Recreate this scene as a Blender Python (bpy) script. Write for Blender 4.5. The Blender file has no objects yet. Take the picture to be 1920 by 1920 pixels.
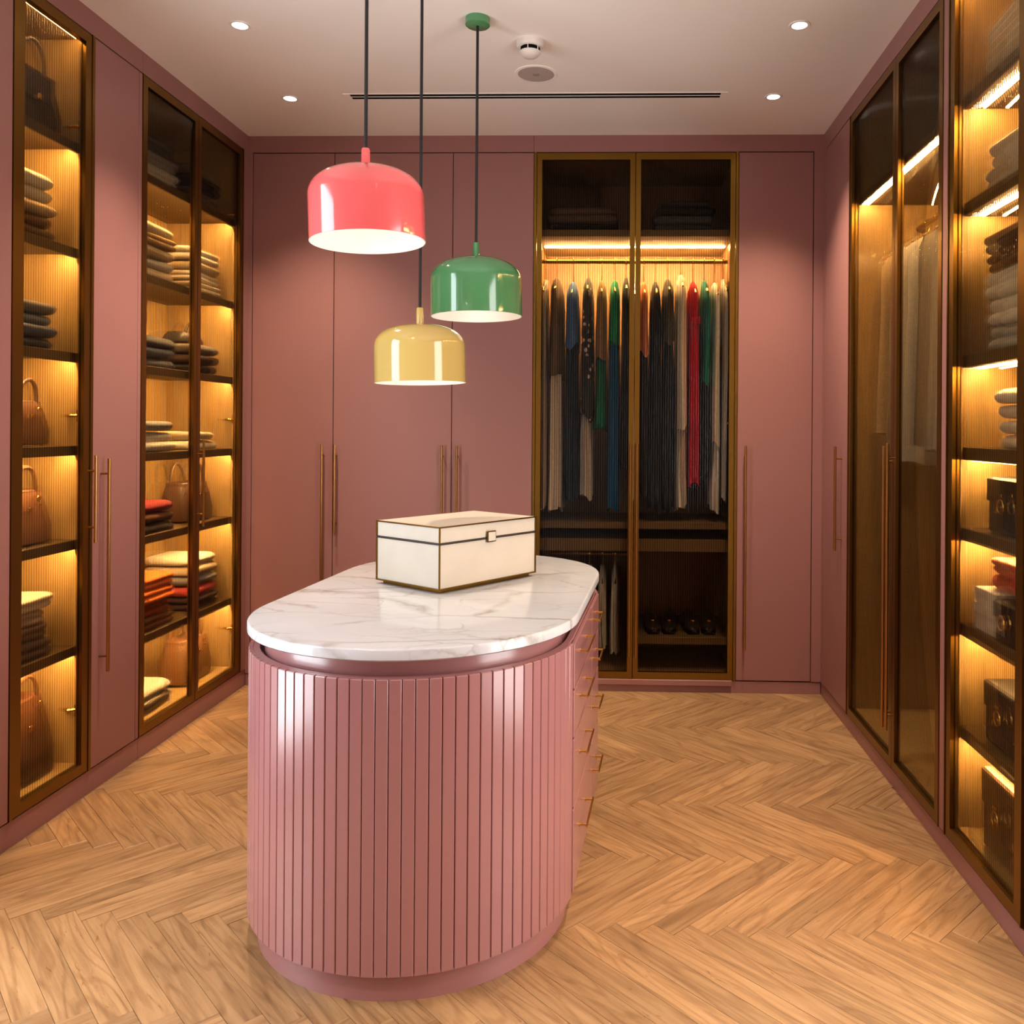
import bpy, bmesh, math, random
from math import sin, cos, pi, sqrt, radians
from mathutils import Vector, Matrix

rng = random.Random(11)
sc = bpy.context.scene
col = sc.collection

# ------------------------------------------------------------------ camera, light, exposure
W, H = 3.121, 3.0            # room between the wardrobe fronts, ceiling height
CAM = (2.0055, -4.5758, 1.4147)
YAW, ROLL = -0.0293, 0.0070
F, CX, CY = 1589.4, 1104.3, 803.8
cd = bpy.data.cameras.new('camera')
cam = bpy.data.objects.new('camera', cd)
col.objects.link(cam)
fw = Vector((sin(YAW), cos(YAW), 0.0))
rt = Vector((cos(YAW), -sin(YAW), 0.0))
up = rt.cross(fw)
r2 = rt * cos(ROLL) + up * sin(ROLL)
u2 = -rt * sin(ROLL) + up * cos(ROLL)
cam.matrix_world = Matrix(((r2.x, u2.x, -fw.x, CAM[0]), (r2.y, u2.y, -fw.y, CAM[1]),
                           (r2.z, u2.z, -fw.z, CAM[2]), (0, 0, 0, 1)))
cd.sensor_width = 36.0
cd.lens = F / 1920 * 36
cd.shift_x = (960 - CX) / 1920
cd.shift_y = (CY - 960) / 1920
cd.clip_start = 0.05
sc.camera = cam

world = bpy.data.worlds.new('world')
sc.world = world
world.use_nodes = True
world.node_tree.nodes['Background'].inputs[0].default_value = (0.75, 0.87, 1.0, 1)
world.node_tree.nodes['Background'].inputs[1].default_value = 0.6

DAY_W = 52.0          # daylight through the side windows beside the camera
SPOT_W = 118.0         # each recessed downlight
LED_S = 370.0          # shelf strips
PEND_W = 0.35
def area(name, loc, rot, sx, sy, watt, colr):
    l = bpy.data.lights.new(name, 'AREA')
    l.shape = 'RECTANGLE'; l.size = sx; l.size_y = sy; l.energy = watt; l.color = colr
    o = bpy.data.objects.new(name, l); o.location = loc; o.rotation_euler = rot
    col.objects.link(o)
    return o
WIN = (-3.35, -2.38, 0.15, 2.55)      # opening in each side wall beside the camera: y0, y1, z0, z1
area('window_daylight', (-0.13, (WIN[0] + WIN[1]) / 2, 1.35), (0, radians(-90), 0), WIN[3] - WIN[2], WIN[1] - WIN[0], DAY_W, (0.93, 0.96, 1.0))
area('window_daylight', (W + 0.13, (WIN[0] + WIN[1]) / 2, 1.35), (0, radians(90), 0), WIN[3] - WIN[2], WIN[1] - WIN[0], DAY_W * 0.8, (1.0, 0.90, 0.85))

vs = sc.view_settings
vs.view_transform = 'Standard'; vs.look = 'None'; vs.gamma = 1.0; vs.use_curve_mapping = False
vs.exposure = 0.64
cy = sc.cycles
cy.use_denoising = True
cy.max_bounces = 8; cy.diffuse_bounces = 4; cy.glossy_bounces = 3
cy.use_adaptive_sampling = True; cy.adaptive_threshold = 0.07; cy.blur_glossy = 1.0
cy.transmission_bounces = 6; cy.transparent_max_bounces = 16
cy.sample_clamp_indirect = 2.0
cy.caustics_reflective = False; cy.caustics_refractive = False

# ------------------------------------------------------------------ mesh helpers
class MB:
    def __init__(s): s.v = []; s.f = []
    def add(s, vs_, fs_):
        n = len(s.v); s.v += [tuple(p) for p in vs_]; s.f += [tuple(i + n for i in f) for f in fs_]; return s
    def box(s, x0, x1, y0, y1, z0, z1):
        return s.add([(x0, y0, z0), (x1, y0, z0), (x1, y1, z0), (x0, y1, z0), (x0, y0, z1), (x1, y0, z1), (x1, y1, z1), (x0, y1, z1)],
                     [(0, 3, 2, 1), (4, 5, 6, 7), (0, 1, 5, 4), (1, 2, 6, 5), (2, 3, 7, 6), (3, 0, 4, 7)])
    def bbox(s, x0, x1, y0, y1, z0, z1, b=0.002):
        P = []
        for (z, i) in ((z0, b), (z0 + b, 0), (z1 - b, 0), (z1, b)):
            a, c, d, e = x0 + i, x1 - i, y0 + i, y1 - i
            P.append([(a + b, d, z), (c - b, d, z), (c, d + b, z), (c, e - b, z), (c - b, e, z), (a + b, e, z), (a, e - b, z), (a, d + b, z)])
        return s.loft(P)
    def loft(s, rings, cap0=True, cap1=True, closed=True):
        n = len(s.v); k = len(rings[0])
        for r in rings: s.v += [tuple(p) for p in r]
        m = k if closed else k - 1
        for i in range(len(rings) - 1):
            for j in range(m):
                a = n + i * k + j; b = n + i * k + (j + 1) % k
                s.f.append((a, b, b + k, a + k))
        if cap0: s.f.append(tuple(n + j for j in reversed(range(k))))
        if cap1: s.f.append(tuple(n + (len(rings) - 1) * k + j for j in range(k)))
        return s
    def prism(s, poly, z0, z1):
        return s.loft([[(x, y, z0) for x, y in poly], [(x, y, z1) for x, y in poly]])
    def lathe(s, prof, n=32, c=(0, 0, 0), cap0=False, cap1=False):
        return s.loft([[(c[0] + r * cos(2 * pi * j / n), c[1] + r * sin(2 * pi * j / n), c[2] + z) for j in range(n)] for r, z in prof], cap0, cap1)
    def tube(s, path, r, n=8, closed=False):
        pts = [Vector(p) for p in path]; rings = []; k = len(pts); u = None
        for i, p in enumerate(pts):
            if closed: t = pts[(i + 1) % k] - pts[i - 1]
            else: t = pts[min(i + 1, k - 1)] - pts[max(i - 1, 0)]
            t.normalize()
            if u is None:
                u = t.orthogonal().normalized()
            else:
                u = (u - t * u.dot(t)).normalized()
            w = t.cross(u); rr = r[i] if isinstance(r, (list, tuple)) else r
            rings.append([p + (u * cos(2 * pi * j / n) + w * sin(2 * pi * j / n)) * rr for j in range(n)])
        if closed: rings.append(rings[0]); return s.loft(rings, False, False)
        return s.loft(rings)
    def mesh(s, name, m=None, smooth=35):
        me = bpy.data.meshes.new(name)
        me.from_pydata(s.v, [], s.f); me.validate()
        bm = bmesh.new(); bm.from_mesh(me)
        bmesh.ops.recalc_face_normals(bm, faces=bm.faces)
        bm.to_mesh(me); bm.free()
        if smooth:
            me.shade_smooth(); me.set_sharp_from_angle(angle=radians(smooth))
        if m: me.materials.append(m)
        return me
    def build(s, name, m, parent=None, smooth=35, loc=None, rz=None):
        return link(name, s.mesh(name, m, smooth), parent, loc, rz)

def link(name, me, parent=None, loc=None, rz=None):
    o = bpy.data.objects.new(name, me); col.objects.link(o)
    if parent: o.parent = parent
    if loc: o.location = loc
    if rz is not None: o.rotation_euler = (0, 0, rz)
    return o

def tag(o, label, cat, group=None):
    o['label'] = label; o['category'] = cat
    if group: o['group'] = group
    return o

def thing(name, label, cat, loc=(0, 0, 0), rz=0.0, group=None):
    o = bpy.data.objects.new(name, None); o.empty_display_size = 0.05
    col.objects.link(o); o.location = loc; o.rotation_euler = (0, 0, rz)
    return tag(o, label, cat, group)

def struct(name, mb, m, smooth=0):
    o = mb.build(name, m, None, smooth); o['kind'] = 'structure'; return o

# ------------------------------------------------------------------ materials
def srgb(r, g, b):
    f = lambda c: (c / 255 / 12.92) if c / 255 <= 0.04045 else ((c / 255 + 0.055) / 1.055) ** 2.4
    return (f(r), f(g), f(b), 1)

def base_mat(name):
    m = bpy.data.materials.new(name); m.use_nodes = True
    nt = m.node_tree; p = nt.nodes['Principled BSDF']
    return m, nt, p

def N(nt, t, **kw):
    n = nt.nodes.new(t)
    for k, v in kw.items():
        if k in n.inputs.keys() if hasattr(n.inputs, 'keys') else False: n.inputs[k].default_value = v
        else: setattr(n, k, v)
    return n

def ramp(nt, stops):
    r = nt.nodes.new('ShaderNodeValToRGB')
    e = r.color_ramp.elements
    e[0].position, e[0].color = stops[0]; e[1].position, e[1].color = stops[-1]
    for p_, c_ in stops[1:-1]:
        x = e.new(p_); x.color = c_
    return r

def mixc(nt, a, b, fac, mode='MIX'):
    n = nt.nodes.new('ShaderNodeMix'); n.data_type = 'RGBA'; n.blend_type = mode
    for sock, val in ((n.inputs[0], fac), (n.inputs[6], a), (n.inputs[7], b)):
        if hasattr(val, 'links'): nt.links.new(val, sock)
        else: sock.default_value = val
    return n.outputs[2]

def plain(name, c, rough=0.5, metal=0.0, spec=0.5, noise=0.0, nscale=20.0, bump=0.0, coat=0.0):
    m, nt, p = base_mat(name)
    p.inputs['Base Color'].default_value = c
    p.inputs['Roughness'].default_value = rough
    p.inputs['Metallic'].default_value = metal
    p.inputs['Specular IOR Level'].default_value = spec
    p.inputs['Coat Weight'].default_value = coat
    p.inputs['Coat Roughness'].default_value = 0.04
    if noise or bump:
        tc = nt.nodes.new('ShaderNodeTexCoord')
        nz = nt.nodes.new('ShaderNodeTexNoise'); nz.inputs['Scale'].default_value = nscale; nz.inputs['Detail'].default_value = 3
        nt.links.new(tc.outputs['Object'], nz.inputs['Vector'])
        if noise:
            r = ramp(nt, [(0.3, (1 - noise,) * 3 + (1,)), (0.7, (1 + noise,) * 3 + (1,))])
            nt.links.new(nz.outputs['Fac'], r.inputs['Fac'])
            nt.links.new(mixc(nt, c, r.outputs['Color'], 1.0, 'MULTIPLY'), p.inputs['Base Color'])
        if bump:
            b = nt.nodes.new('ShaderNodeBump'); b.inputs['Strength'].default_value = bump; b.inputs['Distance'].default_value = 0.004
            nt.links.new(nz.outputs['Fac'], b.inputs['Height']); nt.links.new(b.outputs['Normal'], p.inputs['Normal'])
    return m

def emis(name, c, s):
    m = bpy.data.materials.new(name); m.use_nodes = True; nt = m.node_tree; nt.nodes.clear()
    e = nt.nodes.new('ShaderNodeEmission'); e.inputs[0].default_value = c; e.inputs[1].default_value = s
    o = nt.nodes.new('ShaderNodeOutputMaterial'); nt.links.new(e.outputs[0], o.inputs[0])
    return m

def wood(name, c0, c1, c2, rough=0.45, axis='X', scale=1.0, rand=0.25, cathedral=True):
    m, nt, p = base_mat(name); L = nt.links
    tc = nt.nodes.new('ShaderNodeTexCoord'); oi = nt.nodes.new('ShaderNodeObjectInfo')
    off = nt.nodes.new('ShaderNodeVectorMath'); off.operation = 'SCALE'; off.inputs[0].default_value = (37, 19, 11)
    L.new(oi.outputs['Random'], off.inputs['Scale'])
    ad = nt.nodes.new('ShaderNodeVectorMath'); ad.operation = 'ADD'
    L.new(tc.outputs['Object'], ad.inputs[0]); L.new(off.outputs[0], ad.inputs[1])
    mp = nt.nodes.new('ShaderNodeMapping')
    st = {'X': (1.6, 22, 22), 'Z': (22, 22, 1.6)}[axis]
    mp.inputs['Scale'].default_value = tuple(a * scale for a in st)
    L.new(ad.outputs[0], mp.inputs['Vector'])
    n1 = nt.nodes.new('ShaderNodeTexNoise'); n1.inputs['Scale'].default_value = 2.2; n1.inputs['Detail'].default_value = 7; n1.inputs['Roughness'].default_value = 0.62; n1.inputs['Distortion'].default_value = 0.5
    L.new(mp.outputs[0], n1.inputs['Vector'])
    r1 = ramp(nt, [(0.30, c0), (0.52, c1), (0.75, c2)])
    L.new(n1.outputs['Fac'], r1.inputs['Fac'])
    outc = r1.outputs['Color']
    if cathedral:
        mp2 = nt.nodes.new('ShaderNodeMapping'); mp2.inputs['Scale'].default_value = tuple(a * scale for a in {'X': (1.3, 9, 9), 'Z': (9, 9, 1.3)}[axis])
        L.new(ad.outputs[0], mp2.inputs['Vector'])
        n2 = nt.nodes.new('ShaderNodeTexNoise'); n2.inputs['Scale'].default_value = 1.1; n2.inputs['Detail'].default_value = 1.5
        L.new(mp2.outputs[0], n2.inputs['Vector'])
        mu = nt.nodes.new('ShaderNodeMath'); mu.operation = 'MULTIPLY'; mu.inputs[1].default_value = 60
        L.new(n2.outputs['Fac'], mu.inputs[0])
        si = nt.nodes.new('ShaderNodeMath'); si.operation = 'SINE'; L.new(mu.outputs[0], si.inputs[0])
        r2_ = ramp(nt, [(0.35, (1, 1, 1, 1)), (1.0, (0.66, 0.58, 0.50, 1))])
        L.new(si.outputs[0], r2_.inputs['Fac'])
        outc = mixc(nt, outc, r2_.outputs['Color'], 0.55, 'MULTIPLY')
    if cathedral:
        mp3 = nt.nodes.new('ShaderNodeMapping'); mp3.inputs['Scale'].default_value = {'X': (9, 60, 60), 'Z': (60, 60, 9)}[axis]
        L.new(ad.outputs[0], mp3.inputs['Vector'])
        n4 = nt.nodes.new('ShaderNodeTexNoise'); n4.inputs['Scale'].default_value = 1.6; n4.inputs['Detail'].default_value = 2; n4.inputs['Distortion'].default_value = 1.2
        L.new(mp3.outputs[0], n4.inputs['Vector'])
        r4 = ramp(nt, [(0.24, (1.12, 1.10, 1.06, 1)), (0.34, (1, 1, 1, 1)), (0.66, (1, 1, 1, 1)), (0.74, (0.62, 0.52, 0.42, 1))]); L.new(n4.outputs['Fac'], r4.inputs['Fac'])
        outc = mixc(nt, outc, r4.outputs['Color'], 0.9, 'MULTIPLY')
    # per-piece tone
    mr = nt.nodes.new('ShaderNodeMapRange'); mr.inputs[3].default_value = 1 - rand * 0.6; mr.inputs[4].default_value = 1 + rand * 0.4
    L.new(oi.outputs['Random'], mr.inputs[0])
    cmb = nt.nodes.new('ShaderNodeCombineColor')
    for k in range(3): L.new(mr.outputs[0], cmb.inputs[k])
    L.new(mixc(nt, outc, cmb.outputs[0], 1.0, 'MULTIPLY'), p.inputs['Base Color'])
    p.inputs['Roughness'].default_value = rough
    b = nt.nodes.new('ShaderNodeBump'); b.inputs['Strength'].default_value = 0.12; b.inputs['Distance'].default_value = 0.002
    L.new(n1.outputs['Fac'], b.inputs['Height']); L.new(b.outputs['Normal'], p.inputs['Normal'])
    return m

def marble(name):
    m, nt, p = base_mat(name); L = nt.links
    tc = nt.nodes.new('ShaderNodeTexCoord')
    nz = nt.nodes.new('ShaderNodeTexNoise'); nz.inputs['Scale'].default_value = 1.6; nz.inputs['Detail'].default_value = 6; nz.inputs['Roughness'].default_value = 0.6
    L.new(tc.outputs['Object'], nz.inputs['Vector'])
    def vein(scale, seed, width, dark, stretch=(1.0, 2.2, 1.0)):
        mp = nt.nodes.new('ShaderNodeMapping'); mp.inputs['Location'].default_value = (seed, seed * 0.7, 0); mp.inputs['Rotation'].default_value = (0, 0, 0.35); mp.inputs['Scale'].default_value = stretch
        L.new(tc.outputs['Object'], mp.inputs['Vector'])
        dm = mixc(nt, mp.outputs[0], nz.outputs['Color'], 0.30)
        vo = nt.nodes.new('ShaderNodeTexVoronoi'); vo.feature = 'DISTANCE_TO_EDGE'; vo.inputs['Scale'].default_value = scale
        L.new(dm, vo.inputs['Vector'])
        r = ramp(nt, [(0.0, dark), (width * 0.35, (0.5 + dark[0] / 2, 0.5 + dark[1] / 2, 0.5 + dark[2] / 2, 1)), (width, (1, 1, 1, 1))])
        L.new(vo.outputs['Distance'], r.inputs['Fac'])
        # break the veins up
        n3 = nt.nodes.new('ShaderNodeTexNoise'); n3.inputs['Scale'].default_value = 2.3; n3.inputs['Detail'].default_value = 2
        L.new(mp.outputs[0], n3.inputs['Vector'])
        r3 = ramp(nt, [(0.40, (0, 0, 0, 1)), (0.62, (1, 1, 1, 1))]); L.new(n3.outputs['Fac'], r3.inputs['Fac'])
        return mixc(nt, (1, 1, 1, 1), r.outputs['Color'], r3.outputs['Color'])
    base = ramp(nt, [(0.3, srgb(186, 187, 190)), (0.7, srgb(203, 204, 207))]); L.new(nz.outputs['Fac'], base.inputs['Fac'])
    c = mixc(nt, base.outputs['Color'], vein(2.4, 3.1, 0.05, (0.62, 0.56, 0.52, 1)), 1.0, 'MULTIPLY')
    c = mixc(nt, c, vein(5.5, 9.4, 0.035, (0.78, 0.74, 0.71, 1)), 1.0, 'MULTIPLY')
    L.new(c, p.inputs['Base Color'])
    p.inputs['Roughness'].default_value = 0.12
    return m

def glass_mat(name, tint, refl=1.0, rough=0.03):
    m = bpy.data.materials.new(name); m.use_nodes = True; nt = m.node_tree; nt.nodes.clear(); L = nt.links
    o = nt.nodes.new('ShaderNodeOutputMaterial')
    tr = nt.nodes.new('ShaderNodeBsdfTransparent'); tr.inputs[0].default_value = tint
    gl = nt.nodes.new('ShaderNodeBsdfGlossy'); gl.inputs['Roughness'].default_value = rough; gl.inputs[0].default_value = (0.9, 0.9, 0.9, 1)
    fr = nt.nodes.new('ShaderNodeFresnel'); fr.inputs[0].default_value = 1.45
    mu = nt.nodes.new('ShaderNodeMath'); mu.operation = 'MULTIPLY'
    gb = nt.nodes.new('ShaderNodeNewGeometry'); iv = nt.nodes.new('ShaderNodeMath'); iv.operation = 'SUBTRACT'; iv.inputs[0].default_value = 1.0
    L.new(gb.outputs['Backfacing'], iv.inputs[1]); L.new(iv.outputs[0], mu.inputs[1])
    L.new(fr.outputs[0], mu.inputs[0])
    mx = nt.nodes.new('ShaderNodeMixShader')
    L.new(mu.outputs[0], mx.inputs[0]); L.new(tr.outputs[0], mx.inputs[1]); L.new(gl.outputs[0], mx.inputs[2])
    L.new(mx.outputs[0], o.inputs[0])
    return m

def reeded_mat(name, tint, refl=0.6):
    # ribbed glass: part of the light passes straight, part is bent by the ribs
    m = bpy.data.materials.new(name); m.use_nodes = True; nt = m.node_tree; nt.nodes.clear(); L = nt.links
    o = nt.nodes.new('ShaderNodeOutputMaterial')
    tr = nt.nodes.new('ShaderNodeBsdfTransparent'); tr.inputs[0].default_value = tint
    tcn = nt.nodes.new('ShaderNodeTexCoord'); sx = nt.nodes.new('ShaderNodeSeparateXYZ'); L.new(tcn.outputs['Normal'], sx.inputs[0])
    ab = nt.nodes.new('ShaderNodeMath'); ab.operation = 'ABSOLUTE'; L.new(sx.outputs[0], ab.inputs[0])
    rr = ramp(nt, [(0.0, (1, 1, 1, 1)), (0.25, (0.93, 0.93, 0.93, 1)), (0.48, (0.55, 0.53, 0.50, 1))]); L.new(ab.outputs[0], rr.inputs['Fac'])  # rib flanks tinted darker: light lost by refraction, painted into the glass colour
    tn = mixc(nt, tint, rr.outputs['Color'], 1.0, 'MULTIPLY'); L.new(tn, tr.inputs[0])
    rf = nt.nodes.new('ShaderNodeBsdfRefraction'); L.new(tn, rf.inputs[0]); rf.inputs['IOR'].default_value = 1.06; rf.inputs['Roughness'].default_value = 0.02
    gl = nt.nodes.new('ShaderNodeBsdfGlossy'); gl.inputs['Roughness'].default_value = 0.16; gl.inputs[0].default_value = (0.9, 0.88, 0.85, 1)
    fr = nt.nodes.new('ShaderNodeFresnel'); fr.inputs[0].default_value = 1.42
    m1 = nt.nodes.new('ShaderNodeMixShader'); m1.inputs[0].default_value = 0.30
    L.new(tr.outputs[0], m1.inputs[1]); L.new(rf.outputs[0], m1.inputs[2])
    m2 = nt.nodes.new('ShaderNodeMixShader')
    mu = nt.nodes.new('ShaderNodeMath'); mu.operation = 'MULTIPLY'
    gb = nt.nodes.new('ShaderNodeNewGeometry'); iv = nt.nodes.new('ShaderNodeMath'); iv.operation = 'SUBTRACT'; iv.inputs[0].default_value = 1.0
    L.new(gb.outputs['Backfacing'], iv.inputs[1]); L.new(iv.outputs[0], mu.inputs[1]); L.new(fr.outputs[0], mu.inputs[0])
    mz = nt.nodes.new('ShaderNodeMath'); mz.operation = 'MULTIPLY'; mz.inputs[1].default_value = refl; L.new(mu.outputs[0], mz.inputs[0])
    L.new(mz.outputs[0], m2.inputs[0]); L.new(m1.outputs[0], m2.inputs[1]); L.new(gl.outputs[0], m2.inputs[2])
    L.new(m2.outputs[0], o.inputs[0])
    return m

M = {}
M['pink'] = plain('pink_lacquer', srgb(147, 102, 96), 0.40, spec=0.4)
M['island'] = plain('island_pink_lacquer', srgb(152, 104, 104), 0.22, spec=0.8)
M['plinth'] = plain('pink_plinth', srgb(150, 105, 102), 0.38)
M['ceiling'] = plain('ceiling_paint', srgb(246, 239, 230), 0.8)
M['wallpaint'] = plain('wall_paint', srgb(190, 150, 140), 0.8)
M['brass'] = plain('bronze_brass', srgb(132, 100, 42), 0.34, 1.0)
M['handle'] = plain('handle_brass', srgb(172, 128, 74), 0.32, 1.0)
M['gold'] = plain('polished_gold', srgb(214, 168, 84), 0.25, 1.0)
M['shelf'] = plain('bronze_shelf', srgb(104, 82, 46), 0.45, 0.35)
M['veneer'] = wood('oak_veneer', srgb(158, 126, 76), srgb(184, 150, 96), srgb(198, 164, 108), 0.5, 'Z', 1.6, 0.0, False)
M['darkveneer'] = wood('smoked_veneer', srgb(104, 72, 44), srgb(122, 88, 54), srgb(136, 100, 64), 0.5, 'Z', 1.6, 0.0, False)
M['plank'] = wood('oak_plank', srgb(124, 92, 60), srgb(153, 117, 79), srgb(167, 131, 92), 0.40, 'X', 1.0, 0.30, True)
M['joint'] = plain('floor_joint', srgb(110, 72, 42), 0.8)
M['marble'] = marble('white_marble')
M['reeded'] = reeded_mat('bronze_reeded_glass', (0.97, 0.92, 0.82, 1))
M['smoked'] = reeded_mat('smoked_reeded_glass', (0.95, 0.90, 0.84, 1), 0.35)
M['clear'] = glass_mat('window_glass', (0.95, 0.97, 0.97, 1))
M['led'] = emis('warm_led', (1.0, 0.62, 0.25, 1), LED_S)
M['leddim'] = emis('warm_led_dimmed', (1.0, 0.62, 0.25, 1), LED_S * 0.22)
M['lens'] = emis('downlight_lens', (1.0, 0.86, 0.70, 1), 9.0)
M['bulb'] = emis('pendant_bulb', (1.0, 0.88, 0.74, 1), 1.4)
M['white'] = plain('white_plastic', srgb(235, 228, 220), 0.4)
M['black'] = plain('black_plastic', srgb(9, 8, 8), 0.8, spec=0.1)
M['cord'] = plain('black_cord', srgb(16, 15, 15), 0.7)
M['grille'] = plain('speaker_grille', srgb(176, 164, 156), 0.7, noise=0.05, nscale=400)
M['shadein'] = plain('white_enamel', srgb(226, 221, 214), 0.4)
M['coral'] = plain('coral_enamel', srgb(232, 100, 102), 0.12, coat=0.6)
M['green'] = plain('green_enamel', srgb(76, 138, 90), 0.12, coat=0.6)
M['yellow'] = plain('yellow_enamel', srgb(196, 170, 98), 0.12, coat=0.6)
M['cream'] = plain('cream_shagreen', srgb(204, 196, 182), 0.38, noise=0.04, nscale=8)
M['inkgap'] = plain('gap_shade', srgb(40, 24, 14), 0.6)  # shade of narrow gaps put in as a flat dark brown

_fab = {}
def fabric(r, g, b, rough=0.85, knit=False):
    k = (r, g, b, knit)
    if k not in _fab:
        _fab[k] = plain('fabric_%02x%02x%02x' % (r, g, b), srgb(r, g, b), rough, noise=0.10, nscale=60 if not knit else 120, bump=0.35 if knit else 0.15, spec=0.2)
    return _fab[k]
_lea = {}
def leather(r, g, b, rough=0.42):
    k = (r, g, b)
    if k not in _lea:
        _lea[k] = plain('leather_%02x%02x%02x' % k, srgb(r, g, b), rough, noise=0.10, nscale=90, bump=0.2)
    return _lea[k]

def floral(name):
    m, nt, p = base_mat(name); L = nt.links
    tc = nt.nodes.new('ShaderNodeTexCoord')
    vo = nt.nodes.new('ShaderNodeTexVoronoi'); vo.inputs['Scale'].default_value = 26
    L.new(tc.outputs['Object'], vo.inputs['Vector'])
    r = ramp(nt, [(0.0, srgb(214, 140, 60)), (0.16, srgb(226, 200, 160)), (0.30, srgb(210, 180, 140)), (0.36, srgb(18, 15, 14))])
    L.new(vo.outputs['Distance'], r.inputs['Fac'])
    n = nt.nodes.new('ShaderNodeTexNoise'); n.inputs['Scale'].default_value = 9
    L.new(tc.outputs['Object'], n.inputs['Vector'])
    r2_ = ramp(nt, [(0.47, (0, 0, 0, 1)), (0.53, (1, 1, 1, 1))]); L.new(n.outputs['Fac'], r2_.inputs['Fac'])
    L.new(mixc(nt, srgb(18, 15, 14), r.outputs['Color'], r2_.outputs['Color']), p.inputs['Base Color'])
    p.inputs['Roughness'].default_value = 0.8
    return m
M['floral'] = floral('black_floral_print')

# ------------------------------------------------------------------ the room
YN = -2.262                             # near end of the side wardrobe runs
fl = MB()
fl.box(-0.72, W + 0.72, -6.0, 0.72, -0.10, -0.012)
fl.box(-0.72, 0.0, -6.0, 0.72, -0.012, 0.0)
fl.box(W, W + 0.72, -6.0, 0.72, -0.012, 0.0)
fl.box(0.0, W, 0.0, 0.72, -0.012, 0.0)
floor = struct('floor', fl, M['joint'])

PW, PL = 0.0744, 0.58
PX0, PY0 = 2.180, -1.380
def clip(poly, xa, xb, ya, yb):
    def cut(P, ins, inter):
        out = []
        for i in range(len(P)):
            a, b = P[i - 1], P[i]
            if ins(b):
                if not ins(a): out.append(inter(a, b))
                out.append(b)
            elif ins(a): out.append(inter(a, b))
        return out
    def ix(x): return lambda a, b: (x, a[1] + (b[1] - a[1]) * (x - a[0]) / (b[0] - a[0]))
    def iy(y): return lambda a, b: (a[0] + (b[0] - a[0]) * (y - a[1]) / (b[1] - a[1]), y)
    for ins, it in ((lambda q: q[0] >= xa, ix(xa)), (lambda q: q[0] <= xb, ix(xb)), (lambda q: q[1] >= ya, iy(ya)), (lambda q: q[1] <= yb, iy(yb))):
        if len(poly) < 3: return []
        poly = cut(poly, ins, it)
    return poly
def plank_mesh(poly, mb, z0=-0.012):
    # flat plank with a fine chamfer round the top
    cx_ = sum(q[0] for q in poly) / len(poly); cy_ = sum(q[1] for q in poly) / len(poly)
    ins = []
    for x, y in poly:
        d = math.hypot(x - cx_, y - cy_) + 1e-9; k = max(0.0, 1 - 0.0016 / d)
        ins.append((cx_ + (x - cx_) * k, cy_ + (y - cy_) * k))
    mb.loft([[(x, y, z0) for x, y in poly], [(x, y, -0.0009) for x, y in poly], [(x, y, 0.0) for x, y in ins]], False, True)
g = 0.0004
full = MB(); plank_mesh([(-PL / 2 + g, -PW / 2 + g), (PL / 2 - g, -PW / 2 + g), (PL / 2 - g, PW / 2 - g), (-PL / 2 + g, PW / 2 - g)], full)
full_me = full.mesh('plank', M['plank'], 0)
rest = MB()
s2 = sqrt(0.5)
for mm in range(-3, 7):
    for k in range(-60, 40):
        for kind in (0, 1):
            if kind == 0: u, v = k * PW + mm * PL + PL / 2, k * PW - mm * PL + PW / 2
            else: u, v = k * PW + mm * PL + PW / 2, k * PW - mm * PL + PW + PL / 2
            x, y = PX0 + (u + v) * s2, PY0 + (v - u) * s2
            a = -pi / 4 if kind == 0 else pi / 4
            ca, sa = cos(a), sin(a)
            cor = [(x + p_ * ca - q_ * sa, y + p_ * sa + q_ * ca) for p_, q_ in ((-PL / 2 + g, -PW / 2 + g), (PL / 2 - g, -PW / 2 + g), (PL / 2 - g, PW / 2 - g), (-PL / 2 + g, PW / 2 - g))]
            cl = clip(cor, 0.0, W, -6.0, 0.0)
            if len(cl) < 3: continue
            if y < -2.95:
                plank_mesh(cl, rest); continue
            if max(abs(c0[0] - c1[0]) + abs(c0[1] - c1[1]) for c0, c1 in zip(cor, cl)) < 1e-9 and len(cl) == 4:
                link('plank', full_me, floor, (x, y, 0), a)
            else:
                loc_ = [((px - x) * ca + (py - y) * sa, -(px - x) * sa + (py - y) * ca) for px, py in cl]
                mb = MB(); plank_mesh(loc_, mb)
                mb.build('plank', M['plank'], floor, 0, (x, y, 0), a)
ro = rest.build('plank_field', M['plank'], floor, 0); ro['kind'] = 'stuff'

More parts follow.
